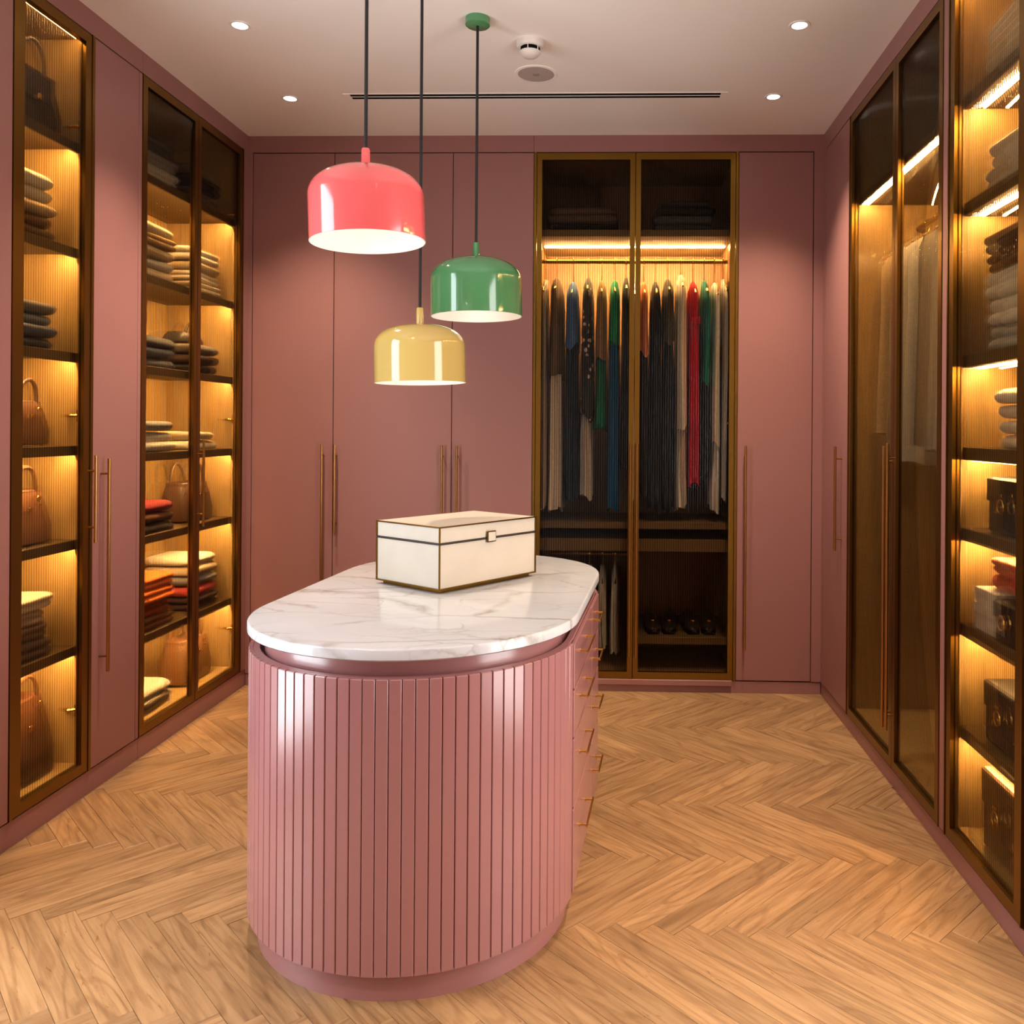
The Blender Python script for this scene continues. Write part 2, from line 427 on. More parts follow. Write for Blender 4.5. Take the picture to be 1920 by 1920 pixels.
struct('ceiling', MB().box(-0.72, W + 0.72, -6.0, 0.72, H, H + 0.1), M['ceiling'])
struct('wall_back', MB().box(-0.72, W + 0.72, 0.64, 0.72, 0, H), M['wallpaint'])
for nm, xi, xo, i in (('wall_left', 0.0, -0.10, 1), ('wall_right', W, W + 0.10, 2)):
    y0, y1, z0, z1 = WIN; sg = 1 if xo > xi else -1; xa, xb = min(xi, xo), max(xi, xo)
    w_ = MB()
    w_.box(xi + sg * 0.64, xi + sg * 0.72, YN - 0.1, 0.64, 0, H) if sg > 0 else w_.box(xi - 0.72, xi - 0.64, YN - 0.1, 0.64, 0, H)
    w_.box(*sorted((xi, xi + sg * 0.72)), YN - 0.1, YN, 0, H)
    w_.box(xa, xb, y1, YN - 0.1, 0, H); w_.box(xa, xb, -6.0, y0, 0, H)
    w_.box(xa, xb, y0, y1, 0, z0); w_.box(xa, xb, y0, y1, z1, H)
    struct(nm, w_, M['wallpaint'])
    xc = xi + sg * 0.05; f_ = MB()
    f_.box(xc - 0.03, xc + 0.03, y0, y0 + 0.05, z0, z1); f_.box(xc - 0.03, xc + 0.03, y1 - 0.05, y1, z0, z1)
    f_.box(xc - 0.03, xc + 0.03, y0 + 0.05, y1 - 0.05, z0, z0 + 0.05); f_.box(xc - 0.03, xc + 0.03, y0 + 0.05, y1 - 0.05, z1 - 0.05, z1)
    wo = struct('window_%d' % i, f_, M['white'])
    MB().box(xc - 0.004, xc + 0.004, y0 + 0.05, y1 - 0.05, z0 + 0.05, z1 - 0.05).build('pane', M['clear'], wo, 0)
struct('wall_front', MB().box(-0.72, W + 0.72, -6.1, -6.0, 0, H), M['wallpaint'])

BL, BB, BR = 0.090, 0.066, 0.066       # plinth heights: left, back, right
TZ = 2.91                               # underside of the cornice band
# cornice bands and plinths (each with its joints)
def side_box(mb, side, a0, a1, y0, y1, z0, z1):
    # a = world Y for the side runs, world X for the back run; y = depth behind the door plane
    if side == 'L': mb.box(-y1, -y0, a0, a1, z0, z1)
    elif side == 'R': mb.box(W + y0, W + y1, a0, a1, z0, z1)
    else: mb.box(a0, a1, y0, y1, z0, z1)
    return mb
t = MB(); side_box(t, 'L', YN, -1.040, 0.0, 0.05, TZ, H); side_box(t, 'L', -1.0385, 0.05, 0.0, 0.05, TZ, H); struct('trim_1', t, M['pink'])
t = MB(); side_box(t, 'B', 0.0, 1.563, 0.0, 0.05, TZ, H); side_box(t, 'B', 1.5645, W, 0.0, 0.05, TZ, H); struct('trim_2', t, M['pink'])
t = MB(); side_box(t, 'R', YN, 0.05, 0.0, 0.05, TZ, H); struct('trim_3', t, M['pink'])
t = MB(); side_box(t, 'L', YN, -1.040, 0.004, 0.05, 0, BL - 0.004); side_box(t, 'L', -1.0385, 0.05, 0.004, 0.05, 0, BL - 0.004); struct('baseboard_left', t, M['plinth'])
t = MB(); side_box(t, 'B', 0.0, W, 0.004, 0.05, 0, BB - 0.004); struct('baseboard_back', t, M['plinth'])
t = MB(); side_box(t, 'R', YN, 0.05, 0.004, 0.05, 0, BR - 0.004); struct('baseboard_right', t, M['plinth'])
# corner filler strips
t = MB(); t.box(0.0, 0.024, 0.0, 0.05, BB, TZ); struct('trim_4', t, M['pink'])
t = MB(); t.box(3.070, W, 0.0, 0.05, BB, TZ); struct('trim_5', t, M['pink'])
t = MB(); t.box(-0.05, 0.0, -0.058, 0.05, BL, TZ); struct('trim_6', t, M['pink'])

# ------------------------------------------------------------------ wardrobe units (local frame: x along, y into the cabinet)
def frame_of(side, a):
    if side == 'L': return (0.0, a, 0.0), pi / 2        # local x -> +Y, y -> -X
    if side == 'R': return (W, a, 0.0), -pi / 2         # local x -> -Y, y -> +X
    return (a, 0.0, 0.0), 0.0

def bar_handle(parent, x, z0, z1, r=0.0065, off=0.034, m=None):
    mb = MB(); n = 10
    mb.lathe([(r * 0.6, 0), (r, 0.0012), (r, z1 - z0 - 0.0012), (r * 0.6, z1 - z0)], n, (x, -off, z0), True, True)
    for z in (z0 + 0.06, z1 - 0.06):
        mb.tube([(x, 0.0, z), (x, -off, z)], r * 0.7, 8)
    return mb.build('handle', m or M['handle'], parent)

def solid_wardrobe(side, a, width, base, label, handles=(), depth=0.6, panels=None):
    loc, rz = frame_of(side, a)
    t = thing('wardrobe', label, 'wardrobe', loc, rz)
    MB().box(0.0005, width - 0.0005, 0.052, depth, 0.0, TZ).build('carcass', M['pink'], t, 0)
    MB().box(0.0005, width - 0.0005, 0.024, 0.0515, base, TZ - 0.001).build('gap_shade_sheet', M['inkgap'], t, 0)  # dark sheet behind the doors, painting the shade in their gaps
    for (p0, p1) in (panels or [(0.0, width)]):
        d = MB().bbox(p0 + 0.0018, p1 - 0.0018, 0.0, 0.022, base + 0.002, TZ - 0.005, 0.0015).build('door', M['pink'], t)
        for (hx, z0, z1) in handles:
            if p0 <= hx <= p1: bar_handle(d, hx, z0, z1)
    return t

def reeded_pane(x0, x1, z0, z1, y, pitch=0.0125, thick=0.006, bulge=0.0022):
    mb = MB(); n = max(4, round((x1 - x0) / pitch)); p = (x1 - x0) / n; seg = 5; prof = []
    for i in range(n):
        for j in range(seg):
            u_ = j / seg; prof.append((x0 + (i + u_) * p, y - bulge * sin(pi * u_)))
    prof.append((x1, y))
    a = [(px, py, z0) for px, py in prof]; b = [(px, py, z1) for px, py in prof]
    k = len(prof)
    v = a + b + [(x0, y + thick, z0), (x1, y + thick, z0), (x0, y + thick, z1), (x1, y + thick, z1)]
    f = [(i, i + 1, k + i + 1, k + i) for i in range(k - 1)]
    f += [(2 * k, 2 * k + 2, 2 * k + 3, 2 * k + 1), (0, k, 2 * k + 2, 2 * k), (k - 1, 2 * k + 1, 2 * k + 3, 2 * k - 1)]
    f += [tuple(range(k - 1, -1, -1)) + (2 * k, 2 * k + 1), tuple(range(k, 2 * k)) + (2 * k + 3, 2 * k + 2)]
    return mb.add(v, f)

def glass_wardrobe(side, a, width, base, label, doors, shelves, depth=0.42, thick=0.037, jamb=0.008, led=True, pane='reeded', inner='veneer',
                   handles=(), stile=0.030, divider=None, led_on=None, led_y=0.10, hinges=(), lip=False, top_led=False):
    loc, rz = frame_of(side, a)
    t = thing('glass_wardrobe', label, 'wardrobe', loc, rz)
    z0, z1 = base, TZ
    sx0, sx1 = jamb, width - jamb
    iv = M[inner]
    MB().box(0.0, 0.018, 0.040, depth, 0.0, z1).build('side_panel', iv, t, 0)
    MB().box(width - 0.018, width, 0.040, depth, 0.0, z1).build('side_panel', iv, t, 0)
    MB().box(0.018, width - 0.018, depth - 0.012, depth, z0, z1).build('back_panel', iv, t, 0)
    tp = MB().box(0.018, width - 0.018, 0.040, depth - 0.012, z1 - 0.02, z1).build('top_panel', iv, t, 0)
    if top_led: MB().box(0.035, width - 0.035, 0.0405, 0.0455, z1 - 0.024, z1 - 0.02).build('led_strip', M['leddim'], tp, 0)
    MB().box(0.018, width - 0.018, 0.040, depth - 0.012, z0 + 0.012, z0 + 0.032).build('bottom_panel', iv, t, 0)
    if divider: MB().box(divider - 0.009, divider + 0.009, 0.044, depth - 0.012, z0 + 0.032, z1 - 0.02).build('divider', iv, t, 0)
    for x0, x1 in ((0.0, jamb - 0.001), (width - jamb + 0.001, width)):
        MB().box(x0, x1, -0.003, 0.038, z0, z1 - 0.001).build('jamb', M['brass'], t, 0)
    for i, z in enumerate(shelves):
        if lip:
            mb = MB().box(0.0185, width - 0.0185, 0.058, depth - 0.013, z - 0.020, z); mb.bbox(0.0185, width - 0.0185, 0.046, 0.058, z - thick, z, 0.001)
            s = mb.build('shelf', M['shelf'], t)
        else:
            s = MB().bbox(0.0185, width - 0.0185, 0.046, depth - 0.013, z - thick, z, 0.0015).build('shelf', M['shelf'], t)
        if led and (led_on is None or i in led_on):
            ly, lz = (0.060, z - 0.020) if lip else (led_y, z - thick)
            MB().box(0.035, width - 0.035, ly, ly + 0.006, lz - 0.004, lz).build('led_strip', M['led'], s, 0)
    for di, (d0, d1) in enumerate(doors):
        mb = MB(); st = stile
        mb.box(d0, d0 + st, 0.0, 0.024, z0 + 0.003, z1 - 0.006); mb.box(d1 - st, d1, 0.0, 0.024, z0 + 0.003, z1 - 0.006)
        mb.box(d0 + st, d1 - st, 0.0, 0.024, z0 + 0.003, z0 + 0.003 + 0.036); mb.box(d0 + st, d1 - st, 0.0, 0.024, z1 - 0.006 - 0.036, z1 - 0.006)
        d = mb.build('door', M['brass'], t, 0)
        reeded_pane(d0 + st + 0.0002, d1 - st - 0.0002, z0 + 0.0392, z1 - 0.0422, 0.012).build('glass_pane', M[pane], d, 25)
        for (hx, hz0, hz1) in handles:
            if d0 <= hx <= d1: bar_handle(d, hx, hz0, hz1, 0.006, 0.03)
        for hx in hinges:
            if d0 <= hx <= d1:
                sgn = -1 if hx > (d0 + d1) / 2 else 1
                for hz in (0.33, 1.45, 2.55):
                    h = MB(); h.box(hx - 0.012, hx + 0.012, 0.0245, 0.034, hz - 0.022, hz + 0.022)
                    h.tube([(hx, 0.034, hz), (hx + sgn * 0.012, 0.060, hz), (hx + sgn * -0.004, 0.085, hz)], 0.006, 6)
                    h.build('hinge', M['gold'], d)
    return t

# back run
solid_wardrobe('B', 0.026, 0.450, BB, 'narrow pink wardrobe door in the back left corner with warm glow', [(0.400, 0.24, 1.32)])
solid_wardrobe('B', 0.476, 0.649, BB, 'wide pink wardrobe door on the back wall with two bar handles', [(0.020, 0.83, 1.32), (0.604, 0.24, 1.32)])
solid_wardrobe('B', 1.125, 0.440, BB, 'pink wardrobe door between wide door and glass hanging cabinet', [(0.035, 0.24, 1.32)])
solid_wardrobe('B', 2.668, 0.400, BB, 'pink wardrobe door right of the central glass hanging cabinet', [(0.042, 0.237, 1.331)])
BG = glass_wardrobe('B', 1.566, 1.101, BB, 'central glass-door wardrobe of hanging clothes on the back wall',
                    [(0.016, 0.546), (0.550, 1.085)], [2.50, 0.908], depth=0.60, jamb=0.014, pane='smoked', inner='darkveneer',
                    handles=[(0.530, 0.19, 1.335), (0.566, 0.19, 1.335)], stile=0.027, led_on=[0], led_y=0.30, divider=None, hinges=(0.03, 1.07))
MB().bbox(0.555, 1.0825, 0.046, 0.587, 0.245, 0.285, 0.0015).build('shelf', M['shelf'], BG)
MB().box(0.537, 0.555, 0.046, 0.587, BB + 0.032, 0.745).build('divider', M['darkveneer'], BG, 0)
sl = MB().bbox(0.01, 1.081, -0.012, 0.0, BB - 0.028, BB + 0.002, 0.002).build('sill', M['pink'], BG)
MB().bbox(0.03, 0.54, 0.06, 0.50, 0.745, 0.815, 0.003).build('pull_out_tray', M['shelf'], BG)
MB().bbox(0.56, 1.07, 0.06, 0.50, 0.745, 0.815, 0.003).build('pull_out_tray', M['shelf'], BG)
rail = MB().tube([(0.018, 0.30, 2.375), (1.083, 0.30, 2.375)], 0.012, 10).build('hanging_rail', M['brass'], BG)
MB().box(0.04, 1.06, 0.312, 0.318, 2.368, 2.380).build('led_strip', M['led'], rail, 0)
MB().tube([(0.03, 0.30, 0.70), (0.54, 0.30, 0.70)], 0.010, 8).build('trouser_rail', M['brass'], BG)

# left run (local x runs from the near end towards the back)
solid_wardrobe('L', -2.260, 0.448, BL, 'pink wardrobe door at the left edge of the picture', [])
LA = glass_wardrobe('L', -1.812, 0.440, BL, 'narrow left glass-door cabinet of handbags and folded knitwear', [(0.018, 0.424)],
                    [2.49, 2.088, 1.69, 1.336, 0.977, 0.572], jamb=0.016, stile=0.038, handles=[(0.416, 0.965, 1.30)], hinges=(0.41,), lip=True, top_led=True)
solid_wardrobe('L', -1.372, 0.333, BL, 'pink wardrobe door between the two left glass cabinets', [(0.055, 0.452, 1.286)], panels=[(0.0, 0.307), (0.307, 0.333)])
LB = glass_wardrobe('L', -1.039, 0.980, BL, 'wide left glass-door cabinet with two doors beside the corner', [(0.010, 0.482), (0.486, 0.970)],
                    [2.523, 2.083, 1.678, 1.295, 0.930, 0.494], jamb=0.008, stile=0.030, handles=[(0.494, 0.93, 1.34)], hinges=(0.96,), lip=True)
# right run (local x runs from the back corner towards the camera)
solid_wardrobe('R', -0.058, 0.443, BR, 'pink wardrobe door in the right back corner beside glass doors', [(0.345, 0.825, 1.337)], panels=[(0.0, 0.443)])
t = MB(); t.box(W, W + 0.05, -0.057, 0.05, BR, TZ); struct('trim_7', t, M['pink'])
RA = glass_wardrobe('R', -0.502, 1.150, BR, 'right glass-door wardrobe of hanging coats with long brass handles', [(0.010, 0.655), (0.659, 1.140)],
                    [2.52], depth=0.60, jamb=0.008, pane='reeded', stile=0.030, handles=[(0.633, 0.225, 1.352), (0.681, 0.228, 1.366)], led_y=0.075)
MB().tube([(0.018, 0.32, 2.37), (1.13, 0.32, 2.37)], 0.012, 10).build('hanging_rail', M['brass'], RA)
solid_wardrobe('R', -1.652, 0.048, BR, 'slim pink post between the two right glass cabinets', [])
RB = glass_wardrobe('R', -1.700, 0.540, BR, 'right glass-door cabinet of folded towels and black boxes', [(0.010, 0.530)],
                    [2.53, 2.172, 1.668, 1.362, 1.095, 0.778, 0.437], jamb=0.008, stile=0.036, thick=0.042, top_led=True)

def loc_in(unit, x, y, z):
    m = Matrix.Translation(unit.location) @ Matrix.Rotation(unit.rotation_euler.z, 4, 'Z')
    return tuple(m @ Vector((x, y, z))), unit.rotation_euler.z

# ------------------------------------------------------------------ folded clothes, bags, boxes
def rrect(w, d, r, n=5):
    r = min(r, w / 2 - 1e-4, d / 2 - 1e-4); out = []
    for (cx_, cy_, a0) in ((w / 2 - r, d / 2 - r, 0), (-w / 2 + r, d / 2 - r, pi / 2), (-w / 2 + r, -d / 2 + r, pi), (w / 2 - r, -d / 2 + r, 1.5 * pi)):
        for j in range(n):
            a = a0 + pi / 2 * j / (n - 1); out.append((cx_ + r * cos(a), cy_ + r * sin(a)))
    return out

def folded_mesh(w, d, h, layers, seed):
    rg = random.Random(seed); mb = MB(); rings = []
    ph = [rg.uniform(0, 6.28) for _ in range(6)]
    sk = (rg.uniform(-0.010, 0.010), rg.uniform(-0.010, 0.010))
    lh = h / layers
    for L_ in range(layers):
        z = L_ * lh
        inx = rg.uniform(0, 0.008); iny = rg.uniform(0, 0.012)
        for q in (0.02, 0.12, 0.3, 0.5, 0.7, 0.88, 0.98):
            ins = lh * 0.5 * (1 - sqrt(max(0.0, 1 - (2 * q - 1) ** 2)))
            pts = rrect(w - 2 * (ins + inx), d - 2 * (ins + iny), 0.035, 7)
            fr = (z + q * lh) / h
            rings.append([(x * (1 + 0.014 * sin(9 * y / d + ph[0] + 5 * fr)) + sk[0] * fr, y * (1 + 0.018 * sin(7 * x / w + ph[1] + 4 * fr)) + sk[1] * fr,
                           z + q * lh + fr * (0.0015 * sin(11 * x / w + ph[2]) + 0.0015 * sin(8 * y / d + ph[3]))) for x, y in pts])
    last = rings[-1]
    for k, dz in ((0.80, 0.002), (0.45, 0.003), (0.1, 0.0025)):
        rings.append([(x * k, y * k, z + dz * 0.5 + 0.0006 * sin(25 * x + ph[4])) for x, y, z in last])
    mb.loft(rings)
    return mb

def stack(unit, x, z, items, where, group, y=0.20, w=0.25, d=0.28, kind='garment'):
    names = ['lowest', 'second from bottom', 'third from bottom', 'fourth from bottom', 'fifth from bottom', 'sixth from bottom']
    zz = z
    for i, it in enumerate(items):
        cname, rgb, h = it[:3]; knit = len(it) > 3 and it[3] == 'knit'
        sc_ = it[4] if len(it) > 4 else 1.0
        p_, rz = loc_in(unit, x + rng.uniform(-0.008, 0.008), y + rng.uniform(-0.008, 0.008), zz)
        mb = folded_mesh(w * sc_ * rng.uniform(0.94, 1.0), d * rng.uniform(0.94, 1.0), h - 0.005, 1 if h < 0.052 else 2, rng.randint(0, 9999))
        o = mb.build('folded_garment', fabric(*rgb, knit=knit), None, 60, p_, rz + rng.uniform(-0.06, 0.06))
        pos = names[i] if len(items) > 1 else ''
        tag(o, ('%s folded %s, %s, %s' % (cname, kind, pos, where)) if pos else '%s folded %s, %s' % (cname, kind, where), 'clothes', group)
        zz += h

def arch(x0, x1, y, z, h, n=14, lean=0.0):
    return [(x0 + (x1 - x0) * (0.5 - 0.5 * cos(pi * i / n)), y + lean * sin(pi * i / n), z + h * sin(pi * i / n) ** 0.8) for i in range(n + 1)]

def ring(c, r, t, axis='y', n=16):
    if axis == 'y': return MB().tube([(c[0] + r * cos(2 * pi * i / n), c[1], c[2] + r * sin(2 * pi * i / n)) for i in range(n)], t, 6, True)
    return MB().tube([(c[0], c[1] + r * cos(2 * pi * i / n), c[2] + r * sin(2 * pi * i / n)) for i in range(n)], t, 6, True)

def handbag(unit, x, y, z, w, d, h, hh, rgb, label, handle_rgb=None, flap=False, rot=0.0, taper=0.82, ringm=True, two=True, name='handbag'):
    p_, rz = loc_in(unit, x, y, z)
    t = thing(name, label, 'handbag', p_, rz + rot)
    lm = leather(*rgb); hm = leather(*(handle_rgb or rgb))
    rings = []
    for q, kw, kd in ((0.0, 0.94, 0.92), (0.03, 1.0, 1.0), (0.3, 1.0, 1.02), (0.7, 0.5 + taper / 2, 0.86), (0.97, taper, 0.70), (1.0, taper - 0.03, 0.62)):
        rings.append([(px, py, 0.006 + q * (h - 0.006)) for px, py in rrect(w * kw, d * kd, d * 0.22, 5)])
    b = MB().loft(rings).build('body', lm, t, 40)
    # stitched top band and side seams
    MB().loft([[(px, py, h - 0.022) for px, py in rrect(w * (taper + 0.015), d * 0.735, d * 0.2, 5)], [(px, py, h - 0.004) for px, py in rrect(w * (taper + 0.008), d * 0.70, d * 0.2, 5)]]).build('top_band', hm, t, 40)
    for sy in ((-1, 1) if two else (-1,)):
        yy = sy * d * 0.30
        MB().tube(arch(-w * 0.24, w * 0.24, yy, h - 0.03, hh + 0.03, 14, sy * 0.01), 0.0075, 8).build('handle', hm, t)
        hw = MB()
        for sx in (-1, 1):
            r_ = ring((sx * w * 0.24, -d * 0.40 if sy < 0 else d * 0.40, h - 0.035), 0.011, 0.0022)
            hw.add(r_.v, r_.f)
            hw.lathe([(0.0, -0.004), (0.006, -0.003), (0.006, 0.003), (0.0, 0.004)], 8, (sx * w * 0.24, (-d if sy < 0 else d) * 0.43, h - 0.056))
        hw.build('rings', M['gold'], t)
    if flap:
        f = MB().bbox(-w * 0.30, w * 0.30, -d * 0.53, -d * 0.44, h * 0.45, h * 0.93, 0.004).build('flap', hm, t)
        MB().bbox(-0.012, 0.012, -d * 0.56, -d * 0.525, h * 0.46, h * 0.56, 0.002).build('clasp', M['gold'], f)
    elif ringm:
        MB().bbox(-0.010, 0.010, -d * 0.50, -d * 0.46, h * 0.62, h * 0.70, 0.002).build('clasp', M['gold'], t)
    ft = MB()
    for sx in (-1, 1):
        for sy in (-1, 1):
            ft.lathe([(0.006, 0.0), (0.006, 0.007)], 8, (sx * w * 0.38, sy * d * 0.3, 0), True, True)
    ft.build('feet', M['gold'], t)
    return t

def box_bag(unit, x, y, z, w, d, h, rgb, label, emblem='ring', rot=0.0, strap=True):
    p_, rz = loc_in(unit, x, y, z)
    t = thing('box_bag', label, 'bag', p_, rz + rot)
    lm = leather(*rgb)
    MB().bbox(-w / 2, w / 2, -d / 2, d / 2, 0, h * 0.97, 0.008).build('body', lm, t)
    f = MB().bbox(-w / 2 - 0.002, w / 2 + 0.002, -d / 2 - 0.006, d / 2, h * 0.55, h, 0.006).build('flap', lm, t)
    e = ring((-w * 0.18, -d / 2 - 0.008, h * 0.50), 0.022, 0.0035)
    e.box(-w * 0.18 - 0.003, -w * 0.18 + 0.022, -d / 2 - 0.011, -d / 2 - 0.006, h * 0.50 - 0.003, h * 0.50 + 0.003)
    if emblem == 'ring': e.bbox(-w * 0.18 - 0.013, -w * 0.18 + 0.013, -d / 2 - 0.011, -d / 2 - 0.005, h * 0.50 + 0.030, h * 0.50 + 0.040, 0.001)
    e.build('clasp', M['gold'], f)
    if strap:
        MB().bbox(w * 0.22, w * 0.22 + 0.02, -d / 2 - 0.010, -d / 2 - 0.0002, h * 0.2, h * 0.9, 0.001).build('strap', lm, t)
        r_ = ring((w * 0.22 + 0.01, -d / 2 - 0.012, h * 0.42), 0.012, 0.0025); r_.build('buckle', M['gold'], t)
    return t

def gift_box(unit, x, y, z, w, d, h, rgb, label, rot=0.0):
    p_, rz = loc_in(unit, x, y, z)
    t = thing('box', label, 'box', p_, rz + rot)
    m = plain('card_%02x%02x%02x' % rgb, srgb(*rgb), 0.6)
    MB().bbox(-w / 2, w / 2, -d / 2, d / 2, 0, h * 0.62, 0.002).build('base', m, t)
    MB().bbox(-w / 2 - 0.003, w / 2 + 0.003, -d / 2 - 0.003, d / 2 + 0.003, h * 0.62 + 0.001, h, 0.002).build('lid', m, t)
    return t

BROWN = (92, 62, 40); TAN = (170, 130, 90); DBROWN = (58, 40, 28); BLACK = (26, 23, 21)
# left narrow cabinet (LA): item centre x about 0.18 of 0.44
XA = 0.215
LAf = [2.49, 2.088, 1.69, 1.336, 0.977, 0.572, BL + 0.032]
handbag(LA, XA + 0.03, 0.16, LAf[0] + 0.001, 0.30, 0.15, 0.22, 0.10, DBROWN, 'dark brown handbag on the top shelf of the narrow left cabinet', flap=True)
stack(LA, XA, LAf[1], [('brown', (110, 80, 54), 0.045), ('chestnut', (120, 86, 56), 0.045, 'knit'), ('sand', (206, 176, 130), 0.05), ('cream', (232, 214, 180), 0.05), ('pale cream', (240, 226, 198), 0.05)],
      'narrow left cabinet second shelf', 'folded clothes in the narrow left cabinet', w=0.25)
stack(LA, XA, LAf[2], [('charcoal', (66, 64, 66), 0.045), ('slate', (84, 84, 92), 0.042), ('grey', (104, 102, 104), 0.042), ('taupe', (116, 106, 98), 0.045)],
      'narrow left cabinet third shelf', 'folded clothes in the narrow left cabinet', w=0.25)
handbag(LA, XA + 0.01, 0.15, LAf[3] + 0.001, 0.21, 0.14, 0.165, 0.075, (108, 74, 46), 'small brown handbag with tall handle, fourth shelf of narrow left cabinet', handle_rgb=(88, 58, 36))
handbag(LA, XA + 0.005, 0.16, LAf[4] + 0.001, 0.27, 0.15, 0.20, 0.085, (120, 80, 50), 'tan brown satchel with two round handles, fifth shelf, narrow left cabinet', taper=0.78, handle_rgb=(104, 70, 44))
stack(LA, XA - 0.01, LAf[5], [('dark brown', (98, 76, 58), 0.066, 'knit'), ('mocha', (134, 108, 84), 0.056, 'knit'), ('oatmeal', (190, 164, 134), 0.052, 'knit'), ('ivory', (228, 208, 176), 0.056, 'knit')],
      'narrow left cabinet sixth shelf', 'folded clothes in the narrow left cabinet', w=0.24, kind='sweater')
handbag(LA, XA + 0.01, 0.16, LAf[6] + 0.001, 0.29, 0.16, 0.30, 0.085, (98, 62, 38), 'large brown tote bag on the floor of the narrow left cabinet', taper=0.74, name='tote_bag')
# left wide cabinet (LB): near stack x 0.24, far stack x 0.72
XN, XF = 0.275, 0.735
LBf = [2.523, 2.083, 1.678, 1.295, 0.930, 0.494, BL + 0.032]
GB = 'folded clothes in the wide left cabinet'
stack(LB, XN, LBf[0], [('white', (214, 206, 196), 0.07), ('grey', (150, 146, 142), 0.06), ('dark grey', (78, 72, 68), 0.07)], 'wide left cabinet top shelf, near door', GB, w=0.33)
stack(LB, XF, LBf[0], [('grey', (120, 112, 104), 0.08), ('black', (38, 34, 32), 0.07), ('taupe', (140, 122, 104), 0.05)], 'wide left cabinet top shelf, far door', GB, w=0.32)
stack(LB, XN, LBf[1], [('beige', (196, 172, 138), 0.05), ('pale grey', (196, 188, 176), 0.05), ('sand', (206, 180, 140), 0.05), ('camel', (186, 150, 104), 0.055), ('cream', (230, 212, 178), 0.05)], 'wide left cabinet second shelf, near door', GB, w=0.33)
stack(LB, XF, LBf[1], [('ivory', (226, 206, 170), 0.055), ('cream', (234, 216, 184), 0.055), ('beige', (214, 190, 150), 0.05), ('off-white', (240, 228, 204), 0.07, 'knit')], 'wide left cabinet second shelf, far door', GB, w=0.30)
stack(LB, XN, LBf[2], [('grey', (126, 122, 120), 0.05), ('blue-grey', (104, 108, 116), 0.045), ('charcoal', (84, 82, 82), 0.05)], 'wide left cabinet third shelf, near door', GB, w=0.31)
stack(LB, XF, LBf[2], [('black', (40, 36, 34), 0.05), ('dark brown', (72, 58, 48), 0.05), ('grey', (120, 112, 106), 0.05)], 'wide left cabinet third shelf, far door', GB, w=0.28)
handbag(LB, XF, 0.20, LBf[2] + 0.152, 0.22, 0.12, 0.06, 0.05, BLACK, 'small black bag lying on a dark clothes stack, wide left cabinet', two=False)
stack(LB, XN, LBf[3], [('white', (226, 216, 200), 0.045), ('pearl', (210, 200, 186), 0.05), ('grey', (146, 142, 138), 0.05)], 'wide left cabinet fourth shelf, near door', GB, w=0.30)
stack(LB, XF, LBf[3], [('white', (236, 224, 200), 0.05), ('cream', (230, 210, 176), 0.045, '', 0.7)], 'wide left cabinet fourth shelf, far door', GB, w=0.31)
stack(LB, XN, LBf[4], [('black', (40, 32, 30), 0.045), ('brown', (92, 58, 40), 0.045), ('burgundy', (132, 44, 46), 0.05)], 'wide left cabinet fifth shelf, near door', GB, w=0.31)
handbag(LB, XF - 0.01, 0.17, LBf[4] + 0.001, 0.29, 0.15, 0.20, 0.09, (70, 46, 32), 'dark brown handbag, fifth shelf of the wide left cabinet', taper=0.86)
stack(LB, XN, LBf[5], [('brown', (110, 66, 36), 0.06), ('rust', (170, 84, 34), 0.06), ('orange', (216, 108, 40), 0.06), ('bright orange', (228, 116, 48), 0.06)], 'wide left cabinet sixth shelf, near door', GB, w=0.31)
stack(LB, XF, LBf[5], [('dark', (58, 42, 36), 0.07), ('coral', (206, 82, 76), 0.05), ('grey', (136, 134, 136), 0.05), ('sand', (200, 178, 146), 0.05), ('white', (232, 220, 200), 0.05)], 'wide left cabinet sixth shelf, far door', GB, w=0.29)
stack(LB, XN, LBf[6], [('grey', (150, 136, 118), 0.06), ('white', (226, 212, 190), 0.05)], 'wide left cabinet floor, near door', GB, w=0.30)
handbag(LB, XF - 0.01, 0.17, LBf[6] + 0.001, 0.29, 0.15, 0.22, 0.09, (122, 84, 50), 'mid brown handbag on the floor of the wide left cabinet', taper=0.84)
# right cabinet (RB): local x from the far side towards the camera
XR = 0.275
RBf = [2.53, 2.172, 1.668, 1.362, 1.095, 0.778, 0.437, BR + 0.032]
GR = 'folded towels in the right cabinet'
stack(RB, XR, RBf[0], [('ivory', (226, 206, 172), 0.06, 'knit'), ('cream', (236, 218, 188), 0.06, 'knit'), ('white', (244, 232, 208), 0.06, 'knit')], 'right cabinet top shelf', GR, w=0.33, kind='towel')
stack(RB, XR, RBf[1], [('ivory', (222, 204, 174), 0.075, 'knit'), ('white', (236, 222, 196), 0.08, 'knit')], 'right cabinet second shelf', GR, w=0.33, kind='towel')
stack(RB, XR, RBf[2], [('grey', (176, 168, 156), 0.08, 'knit'), ('white', (232, 222, 204), 0.085, 'knit'), ('off-white', (238, 226, 204), 0.085, 'knit'), ('brown', (110, 72, 46), 0.06), ('dark brown', (84, 54, 36), 0.06)], 'right cabinet third shelf', GR, w=0.33, kind='towel')
stack(RB, XR - 0.075, RBf[3], [('dark brown', (92, 52, 40), 0.046), ('chestnut', (140, 74, 52), 0.046), ('russet', (150, 78, 54), 0.046), ('reddish brown', (134, 70, 52), 0.05)], 'right cabinet fourth shelf, behind white towels', GR, y=0.29, w=0.20, d=0.19, kind='cloth')
